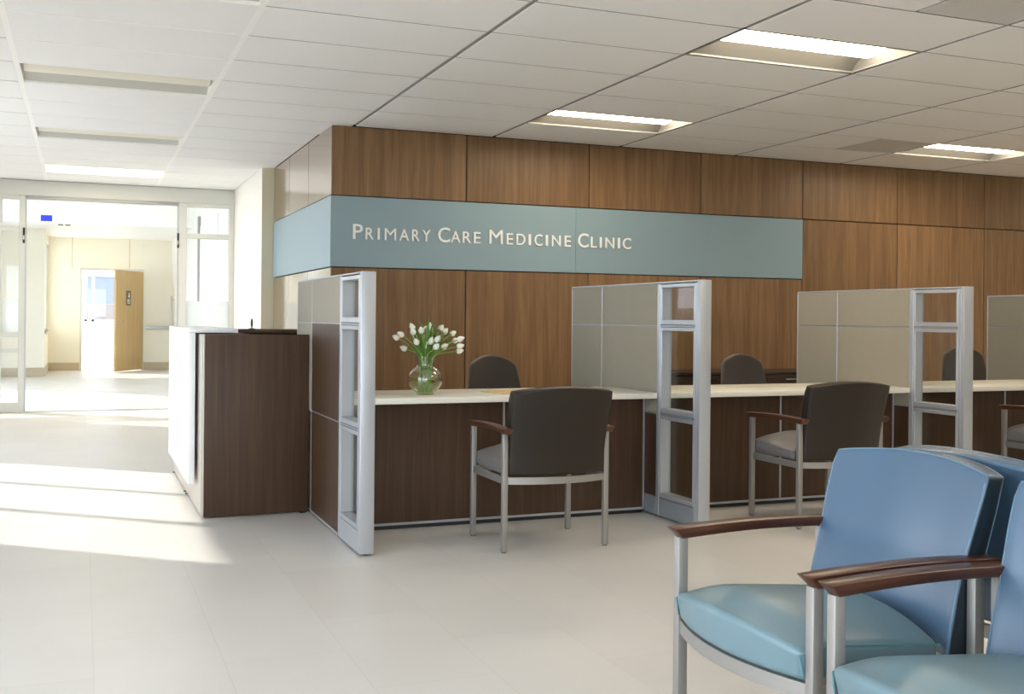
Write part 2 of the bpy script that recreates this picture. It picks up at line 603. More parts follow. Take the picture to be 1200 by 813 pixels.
# left window wall with two glazed openings
WINS = [(-3.2, 4.2, 0.35, 2.45), (7.72, 10.9, 0.15, 2.42)]
bm = bmesh.new()
yy = -3.7
for a, b, s, h in WINS:
    box(bm, XL - 0.2, XL, yy, a, 0, CEIL + 0.1)
    box(bm, XL - 0.2, XL, a, b, 0, s)
    box(bm, XL - 0.2, XL, a, b, h, CEIL + 0.1)
    yy = b
box(bm, XL - 0.2, XL, yy, YE + 0.12, 0, CEIL + 0.1)
struct('wall_left', bm, M_WHITEWALL)
for i, (a, b, s, h) in enumerate(WINS):
    w = sroot('window_%d' % (i + 3), (XL - 0.1, (a + b) / 2, s))
    bm = bmesh.new()
    n = 6 if i == 0 else 3
    L = (b - a)
    box(bm, -0.04, 0.04, -L / 2, L / 2, 0, 0.05)
    box(bm, -0.04, 0.04, -L / 2, L / 2, h - s - 0.05, h - s)
    for k in range(n + 1):
        y = -L / 2 + 0.025 + (L - 0.05) * k / n
        box(bm, -0.04, 0.04, y - 0.025, y + 0.025, 0.05, h - s - 0.05)
    obj('window_frame', bm, M_FRAME, w)
    obj('pane', B(-0.004, 0.004, -L / 2 + 0.01, L / 2 - 0.01, 0.02, h - s - 0.02), M_PANE, w)

# ------------------------------------------------------------------ glazed entrance
D0, D1 = YE, YE + 0.11
fr = sroot('trim_1', (0.2, YE, 0))
bm = bmesh.new()
def eb(x0, x1, z0, z1, y0=D0, y1=D1, r=0.004):
    box(bm, x0 - 0.2, x1 - 0.2, y0 - YE, y1 - YE, z0, z1, r, 1)
eb(XL, XC, 2.513, CEIL - 0.008)                 # header
eb(-0.685, -0.622, 0, 2.513)                    # left jamb
eb(1.085, 1.175, 0, 2.513)                      # right jamb
eb(1.680, XC - 0.002, 0, 2.513)                 # stile on the pier
eb(-0.935, -0.868, 0, 2.513)
eb(XL, XL + 0.06, 0, 2.513)
for a, b in ((XL + 0.06, -0.935), (-0.868, -0.685)):
    eb(a, b, 2.097, 2.146); eb(a, b, 0.871, 0.930); eb(a, b, 0.694, 0.743); eb(a, b, 0.0, 0.113)
    eb(a, b, 2.47, 2.513)
eb(1.175, 1.680, 2.084, 2.146); eb(1.175, 1.680, 0.871, 0.930); eb(1.175, 1.680, 0.694, 0.743); eb(1.175, 1.680, 0, 0.113); eb(1.175, 1.680, 2.47, 2.513)
obj('entrance_frame', bm, M_FRAME, fr)
obj('door_track', B(-0.622 - 0.2, 1.085 - 0.2, -0.01, 0.12, 2.480, 2.512, 0.003, 1), M_TRACK, fr)
obj('jamb_guide', B(-0.6215 - 0.2, -0.607 - 0.2, 0.02, 0.09, 0, 2.48), M_SILVER, fr)
obj('jamb_guide', B(1.070 - 0.2, 1.0845 - 0.2, 0.02, 0.09, 0, 2.48), M_SILVER, fr)
for x in (-0.640, 1.070):
    hb = B(x - 0.2 - 0.006, x - 0.2 + 0.018, -0.012, 0.0, 1.96, 2.14, 0.003, 1)
    o = obj('latch_plate', hb, M_DARKMETAL, fr)
    obj('latch_bolt', B(x - 0.2 - 0.001, x - 0.2 + 0.012, -0.03, -0.012, 2.0, 2.05, 0.003, 1), M_CHROME, o)
obj('threshold', B(-0.622 - 0.2, 1.085 - 0.2, 0.0, 0.11, 0.0, 0.008, 0.002, 1), M_SILVER, fr)
for nm, spans in (('window_1', ((XL + 0.06, -0.935), (-0.868, -0.685))), ('window_2', ((1.175, 1.680),))):
    w = sroot(nm, (spans[-1][0], YE + 0.055, 0))
    ox = spans[-1][0]
    for a, b in spans:
        for z0, z1 in ((2.146, 2.47), (0.930, 2.090), (0.743, 0.871), (0.113, 0.694)):
            obj('pane', B(a - ox, b - ox, -0.004, 0.004, z0, z1), M_PANE, w)
        obj('frosted_film', B(a - ox, b - ox, -0.0065, -0.0045, 0.930, 1.315), M_FROST, w, label='frosted white film on the lower glass')

# ------------------------------------------------------------------ corridor beyond
bm = bmesh.new()
box(bm, XL - 0.2, 4.5, YE + 0.11, 19.0, 2.98, 3.12)
box(bm, XL - 0.2, 4.5, 19.0, 19.15, 2.635, 3.12)
box(bm, XL - 0.2, 4.5, 19.15, 19.9, 2.635, 2.76)
box(bm, XL - 0.2, 4.5, 19.9, YF + 0.2, CEIL, 2.84)
box(bm, XL - 0.2, 11.2, YE + 0.02, YE + 0.11, CEIL - 0.006, 3.12)
struct('ceiling_corridor', bm, M_GRID)
# far wall with the door opening
DX0, DX1, DZ = 0.0, 1.14, 2.045
bm = bmesh.new()
box(bm, -0.64, DX0 - 0.045, YF, YF + 0.14, 0, CEIL)
box(bm, DX1 + 0.045, 2.2, YF, YF + 0.14, 0, CEIL)
box(bm, DX0 - 0.045, DX1 + 0.045, YF, YF + 0.14, DZ + 0.045, CEIL)
for x in (-0.195, 0.90):
    box(bm, x - 0.006, x + 0.006, YF - 0.002, YF, DZ + 0.05, CEIL, 0, 1, 1)
struct('wall_corridor_far', bm, [M_CREAM, M_TAN])
bm = bmesh.new()
box(bm, -0.63, DX0 - 0.05, YF - 0.012, YF, 0, 0.16, 0.003, 1)
box(bm, DX1 + 0.05, XC, YF - 0.012, YF, 0, 0.16, 0.003, 1)
struct('baseboard_far', bm, M_TAN)
# left pier, and the short window wall between pier and far wall
bm = bmesh.new()
box(bm, XL, -0.64, 21.4, 21.55, 0, CEIL)
box(bm, -0.78, -0.64, 21.55, 23.64, 0, 0.80)
box(bm, -0.78, -0.64, 21.55, 23.64, 2.52, CEIL)
box(bm, -0.78, -0.64, 23.42, 23.64, 0.80, 2.52)
struct('wall_corridor_left', bm, M_CREAM)
bm = bmesh.new()
box(bm, XL, -0.63, 21.388, 21.40, 0, 0.16, 0.003, 1)
box(bm, -0.64, -0.628, 21.40, 23.49, 0, 0.16, 0.003, 1)
struct('baseboard_left', bm, M_TAN)
w = sroot('window_5', (-0.7, 22.48, 0.8))
bm = bmesh.new()
box(bm, -0.03, 0.03, -0.93, -0.88, 0, 1.72); box(bm, -0.03, 0.03, 0.88, 0.93, 0, 1.72)
box(bm, -0.03, 0.03, -0.93, 0.93, 0, 0.05); box(bm, -0.03, 0.03, -0.93, 0.93, 1.67, 1.72)
obj('window_frame', bm, M_FRAME, w)
obj('pane', B(-0.004, 0.004, -0.9, 0.9, 0.03, 1.69), M_PANE, w)
obj('sill', B(-0.05, 0.10, -0.93, 0.93, -0.03, 0.0, 0.004, 1), M_FRAME, w)
# vestibule left glazing (floor to head)
bm = bmesh.new()
box(bm, XL - 0.2, XL, YE + 0.12, 14.3, 0, 3.1); box(bm, XL - 0.2, XL, 19.2, 21.4, 0, 3.1)
box(bm, XL - 0.2, XL, 14.3, 19.2, 2.75, 3.1); box(bm, XL - 0.2, XL, 14.3, 19.2, 0, 0.08)
struct('wall_vestibule', bm, M_WHITEWALL)
w = sroot('window_6', (XL - 0.1, 16.75, 0.08))
bm = bmesh.new()
for k in range(6):
    y = -2.45 + 4.9 * k / 5
    box(bm, -0.04, 0.04, y - 0.03, y + 0.03, 0, 2.67)
box(bm, -0.04, 0.04, -2.45, 2.45, 0, 0.05); box(bm, -0.04, 0.04, -2.45, 2.45, 2.62, 2.67)
obj('window_frame', bm, M_FRAME, w)
obj('pane', B(-0.004, 0.004, -2.44, 2.44, 0.02, 2.65), M_PANE, w)
# dark post and white panel on the corridor's right wall
w = sroot('window_7', (XC - 0.012, 17.2, 0))
bm = bmesh.new()
for y in (0.52,):
    box(bm, -0.03, 0.012, y - 0.06, y + 0.06, 0, 2.72, 0.004, 1)
obj('window_frame', bm, M_TRACK, w)
obj('panel', B(0.0, 0.011, -1.9, 0.5, 0.1, 2.56), M_WHITEWALL, w)

# far door
dr = sroot('door_1', (DX1, YF, 0))
bm = bmesh.new()
ox = DX1
box(bm, DX0 - 0.045 - ox, DX0 - ox, -0.015, 0.155, 0, DZ + 0.045, 0.003, 1)
box(bm, DX1 - ox, DX1 + 0.045 - ox, -0.015, 0.155, 0, DZ + 0.045, 0.003, 1)
box(bm, DX0 - ox, DX1 - ox, -0.015, 0.155, DZ, DZ + 0.045, 0.003, 1)
obj('door_frame', bm, M_FRAME, dr)
leaf = obj('door_leaf', B(-1.07, 0, -0.045, 0, 0.015, DZ - 0.01, 0.003, 1), M_BIRCH, dr, loc=(-0.005, -0.018, 0))
leaf.rotation_euler = (0, 0, math.radians(58.8))
# the leaf's corridor-side face is now the one towards -Y; hardware sits on it
bm = bmesh.new()
lathe(bm, [(0, 0), (0.028, 0), (0.028, 0.008), (0, 0.008)], 16)
bm2 = sweep(bm, [(0, 0, 0.006), (0, 0, 0.05), (0.02, 0, 0.055), (0.12, 0, 0.055)], circ(0.010, 8), up=(0, 1, 0))
hd = obj('door_handle', bm2, M_CHROME, leaf, loc=(-1.0, -0.045, 1.01))
hd.rotation_euler = (PI / 2, 0, 0)
bm = bmesh.new()
pl = obj('door_plaque', B(-0.09, 0.09, -0.008, 0.0, -0.15, 0.15, 0.003, 1), M_PLAQUE, leaf, loc=(-0.60, -0.0455, 1.48), label='brown plaque with pale symbols')
bm = bmesh.new()
lathe(bm, [(0, -0.001), (0.018, -0.001), (0.018, 0.001), (0, 0.001)], 14, (0.0, 0, 0))
bmesh.ops.rotate(bm, verts=bm.verts[:], cent=(0, 0, 0), matrix=Matrix.Rotation(PI / 2, 3, 'X'))
bmesh.ops.translate(bm, verts=bm.verts[:], vec=(0.01, -0.009, 0.085))
for rr in ((-0.012, 0.032, 0.015, 0.06), (-0.045, -0.03, -0.095, -0.02), (-0.02, -0.005, -0.075, -0.02), (0.01, 0.05, -0.04, -0.025), (0.01, 0.05, -0.075, -0.06), (-0.045, 0.05, -0.11, -0.098)):
    box(bm, rr[0], rr[1], -0.010, -0.008, rr[2], rr[3])
obj('symbol', bm, M_LETTER, pl)
for z in (0.28, 1.03, 1.78):
    obj('hinge', B(-0.012, 0.014, -0.030, -0.012, z - 0.05, z + 0.05, 0.002, 1), M_TRACK, dr)
obj('door_closer_stop', B(-0.03, 0.006, -0.05, -0.03, 0.18, 0.34, 0.006, 2), M_TRACK, dr)

# handrail on the far wall
t = thing('wall_handrail', 'grey horizontal handrail on the far corridor wall beside the open wooden door', 'handrail', (1.48, YF, 0.877))
obj('rail', B(-0.255, 0.255, -0.075, -0.035, -0.035, 0.035, 0.01, 2), M_SILVER, t)
for x in (-0.18, 0.18):
    obj('bracket', B(x - 0.015, x + 0.015, -0.04, -0.001, -0.02, 0.02, 0.003, 1), M_TRACK, t)
t = thing('pull_bar', 'slim white vertical pull bar on the right side of the far corridor', 'handle', (XC, 22.9, 1.2))
obj('bar', sweep(bmesh.new(), [(-0.05, 0, -0.30), (-0.05, 0, 0.34)], circ(0.014, 10), up=(1, 0, 0)), M_SILVER, t)
for z in (-0.22, 0.26):
    obj('standoff', sweep(bmesh.new(), [(-0.002, 0, z), (-0.05, 0, z)], circ(0.009, 8)), M_SILVER, t)
# blue hanging sign, slotted diffuser
t = thing('hanging_sign', 'small bright blue sign hanging from the corridor ceiling', 'sign', (-0.495, 17.0, 2.98))
obj('plate', B(-0.077, 0.077, -0.008, 0.008, -0.485, -0.395, 0.003, 1), M_BLUESIGN, t)
for x in (-0.06, 0.06):
    obj('rod', sweep(bmesh.new(), [(x, 0, -0.396), (x, 0, -0.001)], circ(0.003, 6), up=(1, 0, 0)), M_FRAME, t)
t = thing('slot_diffuser', 'pale ceiling diffuser with four dark slots in the corridor', 'vent', (-0.28, 19.30, 2.635))
obj('face_plate', B(-0.16, 0.16, -0.13, 0.13, -0.006, -0.0005, 0.002, 1), M_GRID, t)
for x in (-0.105, 0.005):
    for y in (-0.07, 0.07):
        obj('slot', B(x, x + 0.08, y - 0.055, y + 0.055, -0.009, -0.006), M_BLACKPL, t)

# room past the far door, with a window onto the outside
bm = bmesh.new()
box(bm, -0.9, 3.0, 26.4, 26.55, 0, 0.98); box(bm, -0.9, 3.0, 26.4, 26.55, 2.35, 2.9)
box(bm, -0.9, 0.05, 26.4, 26.55, 0.98, 2.35); box(bm, 1.9, 3.0, 26.4, 26.55, 0.98, 2.35)
box(bm, 2.85, 3.0, YF + 0.14, 26.4, 0, 2.9)
struct('wall_far_room', bm, M_WHITEWALL)
struct('ceiling_far_room', B(-0.9, 3.0, YF + 0.14, 26.55, 2.9, 3.0), M_GRID)
w = sroot('window_8', (0.97, 26.47, 0.98))
bm = bmesh.new()
for x in (-0.9, -0.86 + 0.12, 0.9):
    box(bm, x - 0.03, x + 0.03, -0.04, 0.04, 0, 1.37)
box(bm, -0.92, 0.92, -0.04, 0.04, 0, 0.05); box(bm, -0.92, 0.92, -0.04, 0.04, 1.32, 1.37)
obj('window_frame', bm, M_FRAME, w)
obj('pane', B(-0.9, 0.9, -0.004, 0.004, 0.02, 1.35), M_PANE, w)
# outside
struct('ground', B(-60, 60, -60, 90, -0.4, -0.13), M_GROUND)
t = thing('building', 'blurred grey blue building outside the far window', 'building', (2, 46, -0.13))
obj('wall', B(-14, 14, 0, 8, 0, 9.2), M_FACADE, t)
for k in range(8):
    obj('window', B(-8.2 + k * 2.1, -6.9 + k * 2.1, -0.06, 0.0, 2.8, 4.2), M_WHITE, t)
obj('roof', B(-14.3, 14.3, -0.3, 8.3, 9.2, 9.5), M_WHITE, t)
tag(obj('garden_wall', B(-7, 9, 38, 38.4, -0.13, 1.5, 0.05, 2), M_BRICK), 'low reddish wall outside the far window', 'wall')

# ------------------------------------------------------------------ ceiling fixtures
def troffer(c, r, lit, label):
    cx, cy = GX + (c + 0.5) * CW, GY + (r + 0.5) * CD
    t = thing('ceiling_light', label, 'ceiling light', (cx, cy, CEIL), group='recessed ceiling lights')
    hx, hy = CW / 2 - 0.012, CD / 2 - 0.012
    bm = bmesh.new()
    for s in (-1, 1):
        box(bm, -hx, hx, s * hy - 0.006, s * hy + 0.006, -0.006, 0.006, 0.001, 1)
        box(bm, s * hx - 0.006, s * hx + 0.006, -hy + 0.006, hy - 0.006, -0.006, 0.006, 0.001, 1)
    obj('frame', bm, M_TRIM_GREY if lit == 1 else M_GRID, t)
    # curved reflector, a shallow trough of two wings
    bm = bmesh.new()
    prof = []
    n = 10
    for k in range(n + 1):
        u = k / n
        y = -hy + (hy - 0.12) * u
        prof.append((y, 0.002 + 0.095 * math.sin(u * PI / 2)))
    prof += [(-y, z) for y, z in reversed(prof)]
    outer = [(y, z + 0.012) for y, z in reversed(prof)]
    ring = prof + outer
    a = [bm.verts.new((-hx, y, z)) for y, z in ring]
    b = [bm.verts.new((hx, y, z)) for y, z in ring]
    for k in range(len(ring)):
        k2 = (k + 1) % len(ring)
        bm.faces.new((a[k], a[k2], b[k2], b[k]))
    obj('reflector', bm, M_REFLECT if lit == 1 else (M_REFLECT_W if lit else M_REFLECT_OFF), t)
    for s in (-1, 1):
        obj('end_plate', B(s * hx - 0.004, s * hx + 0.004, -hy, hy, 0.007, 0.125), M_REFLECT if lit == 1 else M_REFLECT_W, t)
    # rounded basket lens in the middle
    bm = bmesh.new()
    L = hx - (0.085 if lit == 1 else 0.02)
    m = 14
    ra, rb = [], []
    for k in range(m + 1):
        th = PI + PI * k / m
        ra.append(bm.verts.new((-L, 0.145 * math.cos(th), 0.088 + (0.064 if lit == 1 else 0.078) * math.sin(th))))
        rb.append(bm.verts.new((L, 0.145 * math.cos(th), 0.088 + (0.064 if lit == 1 else 0.078) * math.sin(th))))
    for k in range(m):
        bm.faces.new((ra[k], ra[k + 1], rb[k + 1], rb[k]))
    bm.faces.new(ra); bm.faces.new(list(reversed(rb))); bm.faces.new((ra[0], rb[0], rb[m], ra[m]))
    obj('lens', bm, M_LENS_ON if lit else M_LENS_OFF, t, label='glowing lens' if lit else None)
    # closed housing above
    obj('housing', B(-hx, hx, -hy, hy, 0.128, 0.15), M_REFLECT, t)
    return t


LAB = {
    (0, -2): 'ceiling light at the very top left edge of the photo, nearest of the left row',
    (0, 2): 'unlit recessed ceiling light, largest in the left row, top left corner of the photo',
    (0, 6): 'unlit recessed ceiling light, middle one between the large left light and the glazed entrance',
    (0, 10): 'glowing recessed ceiling light directly in front of the glazed entrance header',
    (3, -2): 'large lit recessed ceiling light at top right, nearest of the three glowing ones',
    (3, 2): 'lit recessed ceiling light above the sign, close to the wood wall',
    (6, 2): 'lit recessed ceiling light at the right edge near the wood wall',
    (6, -2): 'lit recessed ceiling light over the blue seats, second row from the wood wall',
    (9, 2): 'lit recessed ceiling light at the right end of the wood wall',
    (9, -2): 'lit recessed ceiling light at the right end, second row from the wood wall',
    (3, -6): 'lit recessed ceiling light above the near aisle, third row from the wood wall',
    (6, -6): 'lit recessed ceiling light over the right seating, third row from the wood wall',
    (3, -10): 'lit recessed ceiling light over the near aisle, fourth row from the wood wall',
}
for c, r, lit in LIGHTS:
    troffer(c, r, lit, LAB[(c, r)])
for (c, r), lab in zip(VENTS, ('square grey perforated air vent at the top right corner of the ceiling', 'square grey air vent in the ceiling left of the far right ceiling light')):
    t = thing('ceiling_vent', lab, 'air vent', (GX + (c + 0.25) * CW, GY + (r + 0.5) * CD, CEIL), group='ceiling air vents')
    obj('face_plate', B(-CW / 4 + 0.03, CW / 4 - 0.03, -CD / 2 + 0.03, CD / 2 - 0.03, -0.004, 0.008), M_VENT, t)
    bm = bmesh.new()
    for s in (-1, 1):
        box(bm, -CW / 4 + 0.012, CW / 4 - 0.012, s * (CD / 2 - 0.02) - 0.011, s * (CD / 2 - 0.02) + 0.011, -0.007, 0.01, 0.002, 1)
        box(bm, s * (CW / 4 - 0.02) - 0.009, s * (CW / 4 - 0.02) + 0.009, -CD / 2 + 0.03, CD / 2 - 0.03, -0.007, 0.01, 0.002, 1)
    obj('frame', bm, M_VENT, t)

# ------------------------------------------------------------------ clinic sign
SY = YB - 0.006
sg = thing('clinic_sign', 'long blue grey sign band with raised white letters reading Primary Care Medicine Clinic', 'sign', (XR - 0.006, SY, Z1))
SX = XR - 0.006
obj('board', B(0.0, 4.052 - SX, 0, 0.012, 0.004, Z2 - Z1 - 0.004, 0.0015, 1), M_SIGN, sg)
obj('board', B(4.054 - SX, 6.486 - SX, 0, 0.012, 0.004, Z2 - Z1 - 0.004, 0.0015, 1), M_SIGN, sg)
obj('side_board', B(0.0, 0.012, 0.0125, 11.398 - SY, 0.004, Z2 - Z1 - 0.004, 0.0015, 1), M_SIGN, sg)
TXT = [('P', 2.044, 2.125), ('R', 2.149, 2.218), ('I', 2.249, 2.267), ('M', 2.31, 2.406), ('A', 2.436, 2.518), ('R', 2.544, 2.61), ('Y', 2.632, 2.705),
       ('C', 2.772, 2.877), ('A', 2.885, 2.969), ('R', 2.991, 3.066), ('E', 3.092, 3.153),
       ('M', 3.233, 3.355), ('E', 3.392, 3.452), ('D', 3.484, 3.566), ('I', 3.598, 3.62), ('C', 3.654, 3.729), ('I', 3.76, 3.781), ('N', 3.819, 3.904), ('E', 3.942, 4.003),
       ('C', 4.073, 4.176), ('L', 4.199, 4.259), ('I', 4.287, 4.307), ('N', 4.344, 4.432), ('I', 4.468, 4.49), ('C', 4.519, 4.603)]
CAPS = {0, 7, 11, 19}
BASE = 1.777
for k, (ch, x0, x1) in enumerate(TXT):
    cu = bpy.data.curves.new('letter', 'FONT')
    cu.body = ch
    cu.extrude = 0.004
    cu.offset = 0.0 if ch == 'M' else 0.006
    cu.size = 1.0
    tmp = bpy.data.objects.new('letter_tmp', cu)
    COL.objects.link(tmp)
    dg = bpy.context.evaluated_depsgraph_get()
    dg.update()
    me = bpy.data.meshes.new_from_object(tmp.evaluated_get(dg))
    bpy.data.objects.remove(tmp)
    xs_ = [v.co.x for v in me.vertices]; ys_ = [v.co.y for v in me.vertices]
    w_, h_ = max(xs_) - min(xs_), max(ys_) - min(ys_)
    H = 0.122 if k in CAPS else 0.097
    ov = 0.002 if ch == 'C' else 0
    for v in me.vertices:
        X = x0 + (v.co.x - min(xs_)) / w_ * (x1 - x0)
        Z = BASE - ov + (v.co.y - min(ys_)) / h_ * (H + 2 * ov)
        v.co = Vector((X - SX, -0.006 - v.co.z, Z - Z1))
    me.materials.clear()
    me.materials.append(M_LETTER)
    me.name = 'letter'
    o = bpy.data.objects.new('letter', me)
    COL.objects.link(o)
    o.parent = sg

# ------------------------------------------------------------------ partitions
PT = 1.358
PY0 = 4.97


def partition(x, label, first):
    """glazed end screen; local origin at front left foot"""
    t = thing('partition_screen', label, 'partition', (x, PY0, 0), group='partition screens between the desks')
    W = 0.068
    yg, ys, ye = 0.45, 1.18, 1.635
    bm = bmesh.new()
    # posts
    for a, b in ((0.03, 0.055), (yg - 0.018, yg + 0.018), (ys - 0.0045, ys + 0.0045), (ye - 0.014, ye)):
        box(bm, 0.0, W, a, b, 0.012, PT - 0.012, 0.002, 1)
    box(bm, 0.0, W, 0.03, ye, PT - 0.010, PT, 0.003, 1)
    box(bm, 0.004, W - 0.004, yg + 0.018, ye - 0.014, 0.012, 0.026)
    obj('frame', bm, M_SILVER, t)
    for z in (1.105, 0.597):
        obj('cross_rail', B(0.004, W - 0.004, 0.055, ye - 0.01, z - 0.005, z + 0.005, 0.001, 1), M_SILVER_KICK, t)
    obj('end_post', B(-0.002, W + 0.002, 0.0, 0.029, 0.012, PT, 0.004, 2), M_SILVER, t)
    # glazing units, with a clear pane
    for z0, z1 in ((1.1125, PT - 0.0145), (0.6045, 1.0975), (0.118, 0.5895)):
        bm = bmesh.new()
        a, b = 0.056, yg - 0.019
        fw = 0.027
        for q in ((a, b, z0, z0 + fw), (a, b, z1 - fw * 0.75, z1), (a, a + fw * 0.6, z0 + fw, z1 - fw * 0.75), (b - fw * 0.6, b, z0 + fw, z1 - fw * 0.75)):
            box(bm, 0.001, W - 0.001, q[0], q[1], q[2], q[3], 0.002, 1)
        g = obj('glazing_frame', bm, M_SILVER, t)
        obj('pane', B(W - 0.016, W - 0.011, a + 0.01, b - 0.01, z0 + 0.015, z1 - 0.012), M_PANE_GREY, g)
    # kick plate under the glass
    obj('kick_plate', B(0.001, W - 0.001, 0.03, yg - 0.018, 0.012, 0.116, 0.002, 1), M_SILVER if first else M_SILVER_KICK, t)
    # tiles on both faces
    for sx0, sx1 in ((0.0005, 0.012), (W - 0.012, W - 0.0005)):
        left = sx0 < 0.01
        for (a, b) in ((yg + 0.0185, ys - 0.005), (ys + 0.005, ye - 0.0145)):
            obj('fabric_tile', B(sx0, sx1, a, b, 1.1085, PT - 0.0105, 0.002, 1), M_FABRIC, t)
            m2 = M_DARKWOOD if (first and left and a < ys - 0.1) else M_FABRIC
            obj('wood_tile' if m2 is M_DARKWOOD else 'fabric_tile', B(sx0, sx1, a, b, 0.6005, 1.1015, 0.002, 1), m2, t)
            lo = 0.027 if (first and left) else 0.118
            obj('wood_tile', B(sx0, sx1, a, b, lo, 0.5935, 0.002, 1), M_DARKWOOD, t)
    if not first:
        obj('kick_plate', B(0.0008, W - 0.0008, yg + 0.019, ye - 0.015, 0.0125, 0.116, 0.002, 1), M_SILVER_KICK, t)
    # levelling feet
    for y in (0.06, yg, ye - 0.05):
        obj('leveller', lathe(bmesh.new(), [(0, 0), (0.016, 0), (0.016, 0.006), (0.007, 0.008), (0.007, 0.014), (0, 0.014)], 12, (W / 2, y, 0)), M_DARKMETAL, t)
    return t


PX = [1.2295, 3.0925, 4.945, 6.80]
partition(PX[0], 'partition screen at the left end, touching the wood reception counter', True)
p2 = partition(PX[1], 'partition screen between the left and the middle desk', False)
dup(p2, (PX[2], PY0, 0), 'partition screen between the middle and the right desk')
dup(p2, (PX[3], PY0, 0), 'partition screen cut off by the right edge of the photo')

# ------------------------------------------------------------------ desks
def desk(x0, x1, label):
    cx = (x0 + x1) / 2
    t = thing('desk', label, 'desk', (cx, 5.42, 0), group='cream topped desks between the partitions')
    h = (x1 - x0) / 2 - 0.003
    bm = B(-h, h, 0.0, 0.60, 0.684, 0.717, 0.004, 2)
    obj('worktop', bm, M_WORKTOP, t)
    for a, b in ((-h, -0.006), (0.006, h - 0.012)):
        obj('modesty_panel', B(a, b, 0.150, 0.168, 0.035, 0.680, 0.001, 1), M_DARKWOOD, t)
    bm = bmesh.new()
    box(bm, -0.0055, 0.0055, 0.148, 0.172, 0.022, 0.683)
    box(bm, h - 0.0115, h, 0.146, 0.172, 0.022, 0.683)
    box(bm, -h, h - 0.0118, 0.146, 0.172, 0.022, 0.0345)
    obj('edge_trim', bm, M_SILVER, t)
    obj('shadow_strip', B(-h + 0.01, h - 0.013, 0.158, 0.172, 0, 0.0218), M_BLACKPL, t)  # black strip standing in for the shadow under the trim
    for x in (-h + 0.002, h - 0.027):
        obj('side_support', B(x, x + 0.02, 0.20, 0.58, 0.0, 0.683, 0.002, 1), M_DARKWOOD, t)
    return t


desk(PX[0] + 0.07, PX[1], 'cream topped desk at left carrying the vase of tulips')
desk(PX[1] + 0.07, PX[2], 'cream topped middle desk, right of the glazed partition, nothing on it')
desk(PX[2] + 0.07, PX[3], 'cream topped desk at the right edge of the photo')

# ------------------------------------------------------------------ reception counter
rc = thing('reception_counter', 'dark wood reception counter with white front panel left of the desks', 'counter', (0.63, 6.21, 0))
def rb(nm, x0, x1, y0, y1, z0, z1, m, r=0.003, par=None, label=None):
    return obj(nm, B(x0 - 0.63, x1 - 0.63, y0 - 6.21, y1 - 6.21, z0, z1, r, 2), m, par or rc, label=label)
rb('end_panel', 0.642, 1.227, 6.21, 6.235, 0.008, 1.035, M_DARKWOOD)
rb('end_trim', 0.634, 0.6415, 6.208, 6.24, 0.008, 1.036, M_TAUPE_METAL)
rb('front_panel', 0.628, 0.648, 6.242, 7.165, 0.012, 1.034, M_TAUPE_METAL)
rb('front_panel', 0.628, 0.648, 7.172, 8.15, 0.012, 1.034, M_TAUPE_METAL)
rb('white_panel', 0.575, 0.610, 6.42, 7.95, 0.165, 1.0395, M_WHITE)
rb('transaction_top', 0.575, 0.850, 6.42, 7.95, 1.0405, 1.064, M_WHITE)
rb('standoff', 0.6105, 0.6275, 6.6, 6.64, 0.3, 0.34, M_DARKMETAL)
rb('standoff', 0.6105, 0.6275, 7.7, 7.74, 0.3, 0.34, M_DARKMETAL)
rb('top_deck', 0.650, 0.90, 6.237, 8.15, 1.010, 1.0345, M_DARKWOOD)
rb('far_panel', 0.650, 1.75, 8.15, 8.175, 0.008, 1.045, M_DARKWOOD)
rb('work_surface', 0.650, 1.20, 6.237, 8.148, 0.70, 0.73, M_WORKTOP)
rb('back_counter', 0.905, 1.70, 7.75, 8.148, 1.018, 1.045, M_DARKWOOD)
rb('back_counter_leg', 1.66, 1.70, 7.76, 8.14, 0.0, 1.017, M_DARKWOOD)
for x, y in ((0.66, 6.5), (0.637, 7.12), (0.637, 7.22), (0.637, 8.12), (1.2, 6.223)):
    obj('leveller', lathe(bmesh.new(), [(0, 0), (0.018, 0), (0.018, 0.005), (0.006, 0.007), (0.006, 0.014), (0, 0.014)], 12, (x - 0.63, y - 6.21, 0)), M_DARKMETAL, rc)
t = thing('pen', 'slim dark pen standing upright at the back of the reception counter', 'pen', (1.136, 7.86, 1.045))
obj('barrel', lathe(bmesh.new(), [(0, 0.006), (0.003, 0.006), (0.0075, 0.03), (0.008, 0.05), (0.006, 0.07), (0, 0.078)], 10), M_DARKMETAL, t)
obj('holder', lathe(bmesh.new(), [(0, 0), (0.025, 0), (0.024, 0.005), (0.009, 0.008), (0, 0.008)], 16), M_BLACKPL, t)

